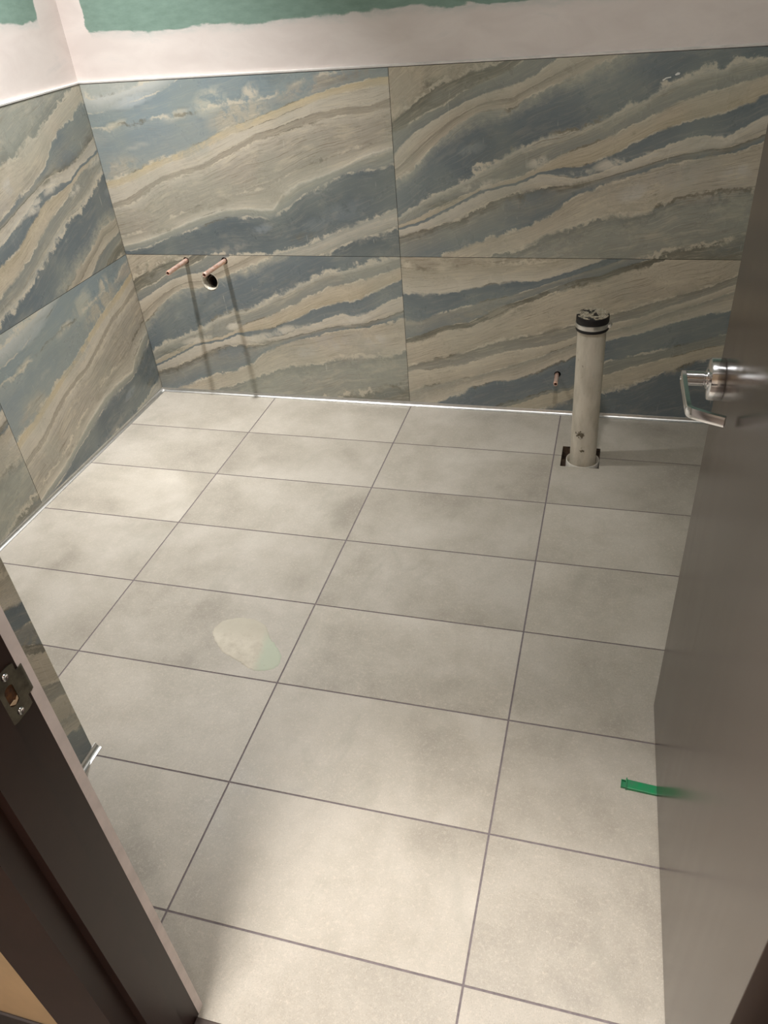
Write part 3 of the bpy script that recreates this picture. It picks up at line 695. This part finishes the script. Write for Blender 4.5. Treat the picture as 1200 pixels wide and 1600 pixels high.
# lever: flat bar from the neck towards the hinges, then returned to the door
bm = bmesh.new()
path = []
def P2(a, b): path.append((a, b))
for a, b in ((-.0625, hy + .008), (-.0630, hy + .003), (-.0630, hy - .03), (-.0625, hy - .08), (-.0615, hy - .110)): P2(a, b)
for k in range(1, 6):
    t = k / 5 * math.radians(66); P2(-.0615 + .014 * (1 - math.cos(t)), hy - .110 - .014 * math.sin(t))
P2(-.033, hy - .1345); P2(-.010, hy - .1450)
halfh = [.0105, .0118, .0115, .0105, .0095] + [.009] * 5 + [.0088, .0085]
rings = []
for i, (a, b) in enumerate(path):
    p = Vector(path[max(i - 1, 0)]); q_ = Vector(path[min(i + 1, len(path) - 1)]); d = (q_ - p).normalized(); nrm = Vector((-d.y, d.x)); th = .0042; h = halfh[i]
    ring = []
    for sx, sz in ((-1, -.75), (-.8, -1), (.8, -1), (1, -.75), (1, .75), (.8, 1), (-.8, 1), (-1, .75)):
        ring.append(bm.verts.new((a + nrm.x * th * sx, b + nrm.y * th * sx, hz_ + h * sz)))
    rings.append(ring)
for r0, r1 in zip(rings, rings[1:]):
    for k in range(8): bm.faces.new((r0[k], r0[(k + 1) % 8], r1[(k + 1) % 8], r1[k]))
bm.faces.new(rings[0][::-1]); bm.faces.new(rings[-1]); bmesh.ops.recalc_face_normals(bm, faces=bm.faces)
obj('lever', bm, CHROME, rose, angle=32)
bm = bmesh.new(); lathe(bm, [(0, .0015), (.003, .0012), (.0042, 0)], (-.0668, hy, hz_), (-1, 0, 0), 16); obj('set_screw', bm, CHROME, rose, angle=50)
for zz in (.25, 1.0, 1.8):
    bm = bmesh.new(); tube(bm, [(T_ + .007, -.004, zz - .05), (T_ + .007, -.004, zz + .05)], [.0065, .0065], 16); box(bm, .004, T_ + .006, -.0022, -.0004, zz - .05, zz + .05)
    obj('hinge', bm, FRAME, door, angle=40)

# ---- copper stubs ----------------------------------------------------
def copper():
    m, t, b = newmat('copper', .38, .55, (214, 150, 124)); g = G(t); o = g.obj(); n = g.noise(o, 70, 5, .65, .6)
    g.L.new(g.ramp(n, [(.32, lin((200, 132, 106))), (.44, lin((232, 188, 168))), (.62, lin((242, 218, 206))), (.74, lin((170, 104, 82)))]), b.inputs['Base Color'])
    g.L.new(g.rng(n, .3, .7, .28, .5), b.inputs['Roughness']); return m
COPPER = copper(); CAPC = plain('dark_copper_end', (92, 58, 42), .6, .5, var=.3, scale=120)
def stub(label, x, z, L, r, dx, dz, group):
    t = thing('copper_pipe', label, 'pipe', (x, 0, z), group)
    tip = Vector((dx, -L, dz)); d = tip.normalized()
    bm = bmesh.new(); tube(bm, [d * -.045, d * 0, d * .012, d * (L - .022), d * (L - .019), d * (L - .003), d * L], [r, r, r, r, r * 1.07, r * 1.07, r * .9], 28, True, False)
    # open end: bore
    e = d * L; tube(bm, [e, e, e - d * .004], [r * .9, r * .72, r * .70], 28, False, False)
    bmesh.ops.recalc_face_normals(bm, faces=bm.faces)
    obj('pipe_wall', bm, COPPER, t, angle=45)
    bm = bmesh.new(); tube(bm, [e - d * .0045, e - d * .004], [r * .71, r * .69], 28); obj('pipe_bore', bm, CAPC, t)
    return t
GRP = 'copper stubs for the wash basin'
stub('bare copper pipe stub nearest the left corner, sticking out of the wall', .268, .592,   .145, .0088, -.006, -.001, GRP)
stub('bare copper pipe stub directly above the open round drain hole', .436, .592, .158, .0088, -.012, -.001, GRP)
stub('short copper pipe stub low on the wall left of the white stand pipe', 1.745, .167, .075, .0080, .001, -.0015, None)

# drain opening in the wall
t = thing('drain_pipe', 'open round drain pipe in the wall below the copper stub', 'pipe', (.354, 0, .508))
bm = bmesh.new(); n = 48
lathe(bm, [(.0352, -.003), (.0362, .0006), (.0340, .0012), (.0322, -.001), (.0322, -.048)], (0, 0, 0), (0, -1, 0), n)
obj('pipe_socket', bm, plain('grey_white_pvc', (215, 208, 192), .5, var=.15, scale=60), t, angle=50)
bm = bmesh.new(); lathe(bm, [(0, -.048), (.0322, -.0481)], (0, 0, 0), (0, -1, 0), n); obj('pipe_bore', bm, BLACK, t)
bm = bmesh.new(); lathe(bm, [(.022, -.047), (.024, -.022), (.0215, -.022), (.020, -.047)], (.006, 0, -.006), (0, -1, 0), 32); obj('inner_pipe', bm, plain('dark_pvc', (60, 50, 44), .4), t, angle=50)

# ---- stand pipe ------------------------------------------------------
def pvc():
    m, t, b = newmat('dusty_white_pvc', .5, 0, (200, 190, 172), .4); g = G(t); o = g.obj(); n = g.noise(g.scale(o, (2, 2, .6)), 14, 5, .6); s = g.noise(o, 55, 5, .7)
    c = g.ramp(n, [(.3, lin((186, 178, 163))), (.6, lin((216, 208, 194)))])
    c = g.mix(g.rng(s, .64, .72, 0, .6), c, lin((120, 110, 92)))
    X = g.sep(o)
    for (ax, az, w, h) in ((-.016, .125, .0135, .014), (-.004, .06, .007, .006)):
        dx = g.m('DIVIDE', g.m('SUBTRACT', X[0], ax), w); dz = g.m('DIVIDE', g.m('SUBTRACT', X[2], az), h)
        r = g.m('ADD', g.m('MULTIPLY', dx, dx), g.m('MULTIPLY', dz, dz)); r = g.m('ADD', r, g.m('MULTIPLY', g.m('SUBTRACT', g.noise(o, 150, 4, .7), .5), 6.))
        c = g.mix(g.m('MULTIPLY', g.rng(r, 1.0, .75), g.m('LESS_THAN', X[1], 0)), c, lin((100, 90, 72)))
    g.L.new(c, b.inputs['Base Color']); return m
PX, PY = 1.872, -.321
sp = thing('stand_pipe', 'thick white plastic stand pipe with black rubber cap rising from the floor', 'pipe', (PX, PY, 0))
R = .0455; top = .515
bm = bmesh.new(); lathe(bm, [(R, -.054), (R, .22), (R, top), (R - .004, top), (R - .004, top - .02), (0, top - .02)], (0, 0, 0), (-.012, -.002, 1), 64); obj('pipe_shaft', bm, pvc(), sp, angle=50)
bm = bmesh.new(); lathe(bm, [(R + .0002, -.050), (R + .0125, -.050), (R + .0125, -.001), (R + .0105, .0012), (R + .0090, -.001), (R + .0088, -.030), (R + .0002, -.030)], (0, 0, 0), (0, 0, 1), 64); obj('floor_collar', bm, plain('white_collar', (226, 220, 208), .5, var=.04), sp, angle=50)
def cap_mat():
    m, t, b = newmat('dusty_rubber', .5, 0, (26, 24, 26), .4); g = G(t); o = g.obj(); X = g.sep(o); n = g.noise(o, 38, 5, .7, .5); f = g.noise(o, 150, 4, .6)
    d = g.mix(g.rng(f, .4, .6), lin((150, 140, 120)), lin((186, 176, 158)))
    k = g.m('MULTIPLY', g.rng(n, .45, .49), g.m('GREATER_THAN', X[2], .5465))
    g.L.new(g.mix(k, lin((26, 23, 26)), d), b.inputs['Base Color']); return m
ax = Vector((-.012, -.002, 1)).normalized()
bm = bmesh.new(); lathe(bm, [(R + .0008, .498), (R + .0058, .498), (R + .0068, .500), (R + .0068, .506), (R + .005, .508), (R + .005, .524), (R + .0062, .526), (R + .0062, .543), (R + .004, .5475), (0, .5485)], (0, 0, 0), ax, 64)
cap = obj('rubber_cap', bm, cap_mat(), sp, angle=35); cap['label'] = 'black rubber cap with pale dust on top'
bm = bmesh.new(); lathe(bm, [(R + .0052, .5085), (R + .0072, .5085), (R + .0076, .5095), (R + .0076, .5225), (R + .0072, .5235), (R + .0052, .5235)], (0, 0, 0), ax, 64)
cl = obj('hose_clamp', bm, ALU, sp, angle=35); cl['label'] = 'bright steel band clamp'
bm = bmesh.new(); a = math.radians(-12); c0 = Vector((math.cos(a) * (R + .011), math.sin(a) * (R + .011), .516)); tg = Vector((-math.sin(a), math.cos(a), 0))
c0 += Vector((-.006, 0, 0)); tube(bm, [c0 - tg * .010, c0 + tg * .008], [.0055, .0055], 16); tube(bm, [c0 - tg * .015, c0 - tg * .010], [.0045, .0045], 6)
obj('clamp_screw', bm, ALU, cl, angle=40)

# ---- small things on the floor --------------------------------------
def patch(name, pts, th, mat, seed, sub=5):
    rr = random.Random(seed); n = len(pts); out = []
    for i in range(n):
        p0, p1, p2, p3 = (Vector(pts[(i + k) % n]) for k in (-1, 0, 1, 2))
        for k in range(sub):
            t = k / sub; v = .5 * ((2 * p1) + (p2 - p0) * t + (2 * p0 - 5 * p1 + 4 * p2 - p3) * t * t + (3 * p1 - p0 - 3 * p2 + p3) * t ** 3)
            out.append(v + Vector((rr.uniform(-1, 1), rr.uniform(-1, 1))) * .0018)
    c = sum(out, Vector((0, 0))) / len(out); bm = bmesh.new()
    rings = [[bm.verts.new((*(c + (p - c) * s), z)) for p in out] for s, z in ((1, .0001), (.985, th * .6), (.93, th), (.6, th * .8), (.3, th * .9))]
    for r0, r1 in zip(rings, rings[1:]):
        for k in range(len(out)): bm.faces.new((r0[k], r0[(k + 1) % len(out)], r1[(k + 1) % len(out)], r1[k]))
    bm.faces.new(rings[-1]); return obj(name, bm, mat, smooth=True)
def residue():
    m, t, b = newmat('dried_plaster', .85, 0, (200, 196, 180), .2); g = G(t); o = g.obj(); X = g.sep(o); n = g.noise(o, 24, 5, .65); f = g.noise(o, 160, 3, .6)
    s = g.m('ADD', g.m('ADD', X[0], g.m('MULTIPLY', X[1], .15)), g.m('MULTIPLY', g.m('SUBTRACT', n, .5), .05))
    c = g.ramp(n, [(.35, lin((188, 180, 165))), (.62, lin((208, 201, 186)))])
    c = g.mix(g.rng(s, .845, .875, 0, .85), c, lin((182, 190, 172)))
    far = g.m('ADD', X[1], g.m('MULTIPLY', g.m('SUBTRACT', n, .5), .09)); c = g.mix(g.rng(far, -1.41, -1.34, 0, .75), c, lin((184, 178, 163)))
    c = g.mix(g.rng(f, .62, .74, 0, .35), c, lin((150, 140, 120)))
    g.L.new(c, b.inputs['Base Color']); return m
import sys
pp = [(0.911, -1.3909), (0.9068, -1.3604), (0.9228, -1.3335), (0.9571, -1.3191), (1.0014, -1.3136), (1.048, -1.334), (1.0783, -1.3746), (1.1111, -1.4033), (1.1368, -1.4349), (1.1427, -1.4692), (1.1228, -1.4893), (1.0892, -1.4982), (1.0577, -1.4905), (1.0309, -1.4768), (1.0028, -1.4656), (0.9686, -1.4503), (0.9357, -1.4219)]
tag(patch('plaster_residue', pp, .0016, residue(), 3), 'pale dried plaster smear on the grey floor tile', 'stain')

t = thing('plastic_wedge', 'green plastic tile wedge on the floor, half under the open door', 'wedge', (2.047, -1.652, 0))
t.rotation_euler = (0, 0, math.radians(-3))
GREEN = plain('green_plastic', (14, 120, 72), .38, var=.18, scale=60, alt=(70, 120, 92))
bm = bmesh.new(); A = [(0, .0075), (.105, .0032)]
vs = []
for x, h in ((0, .0072), (.03, .0066), (.105, .0045)):
    vs.append([bm.verts.new((x, -.011, .0003)), bm.verts.new((x, .011, .0003)), bm.verts.new((x, .011, h)), bm.verts.new((x, .0095, h + .0006)), bm.verts.new((x, -.0095, h + .0006)), bm.verts.new((x, -.011, h))])
for r0, r1 in zip(vs, vs[1:]):
    for k in range(6): bm.faces.new((r0[k], r0[(k + 1) % 6], r1[(k + 1) % 6], r1[k]))
bm.faces.new(vs[0]); bm.faces.new(vs[-1]); bmesh.ops.recalc_face_normals(bm, faces=bm.faces)
obj('wedge_body', bm, GREEN, t)
bm = bmesh.new(); box(bm, -.0022, .0004, -.0125, .0125, .0003, .0115, bev=.0005); obj('end_stop', bm, GREEN, t)
bm = bmesh.new(); box(bm, -.0105, -.0022, -.0095, -.0078, .0003, .006); box(bm, -.0105, -.0022, .0078, .0095, .0003, .006); box(bm, -.0122, -.0103, -.0095, .0095, .0003, .006); box(bm, -.0105, -.0022, -.0078, .0078, .0003, .0012); obj('end_loop', bm, GREEN, t)

FLECK = plain('white_paint_fleck', (238, 236, 230), .5, var=.02)
for lab, pts in (('thin curved white paint fleck high on the wall tile, longer of two', [(2.002, 1.153), (2.012, 1.159), (2.026, 1.161), (2.026, 1.158), (2.013, 1.156), (2.004, 1.150)]),
                 ('short bright white paint fleck high on the wall tile, right of two', [(2.036, 1.166), (2.043, 1.171), (2.050, 1.170), (2.049, 1.165), (2.038, 1.163)])):
    bm = bmesh.new(); f = bm.faces.new([bm.verts.new((x, -.0001, z)) for x, z in pts])
    r = bmesh.ops.extrude_face_region(bm, geom=[f])
    for v in r['geom']:
        if isinstance(v, bmesh.types.BMVert): v.co.y -= .0009
    bmesh.ops.recalc_face_normals(bm, faces=bm.faces)
    tag(obj('paint_fleck', bm, FLECK), lab, 'fleck')

# ---- ceiling lights --------------------------------------------------
def emis(name, col, s):
    m = bpy.data.materials.new(name); m.use_nodes = True; b = m.node_tree.nodes['Principled BSDF']
    b.inputs['Emission Color'].default_value = (*col, 1); b.inputs['Emission Strength'].default_value = s; return m
GLOW = emis('lamp_glass', (1, .95, .88), 6)
for i, (n_, loc, size, pw, col, spr) in enumerate(LAMPS):
    lab = ['round recessed ceiling light above the left back corner', 'round recessed ceiling light above the stand pipe', 'round recessed ceiling light in the corridor over the doorway', 'added unseen ceiling light far down the corridor to the right'][i]
    t = thing('ceiling_light', lab, 'light', (loc[0], loc[1], CEIL), 'recessed ceiling lights')
    r = size / 2
    bm = bmesh.new(); lathe(bm, [(r + .004, -.001), (r + .022, -.001), (r + .022, -.006), (r + .004, -.012), (r + .004, -.001)], (0, 0, 0), (0, 0, 1), 40); obj('trim_ring', bm, WHITE, t, angle=40)
    bm = bmesh.new(); lathe(bm, [(0, -.003), (r + .004, -.003)], (0, 0, 0), (0, 0, 1), 40); obj('lens', bm, GLOW, t)
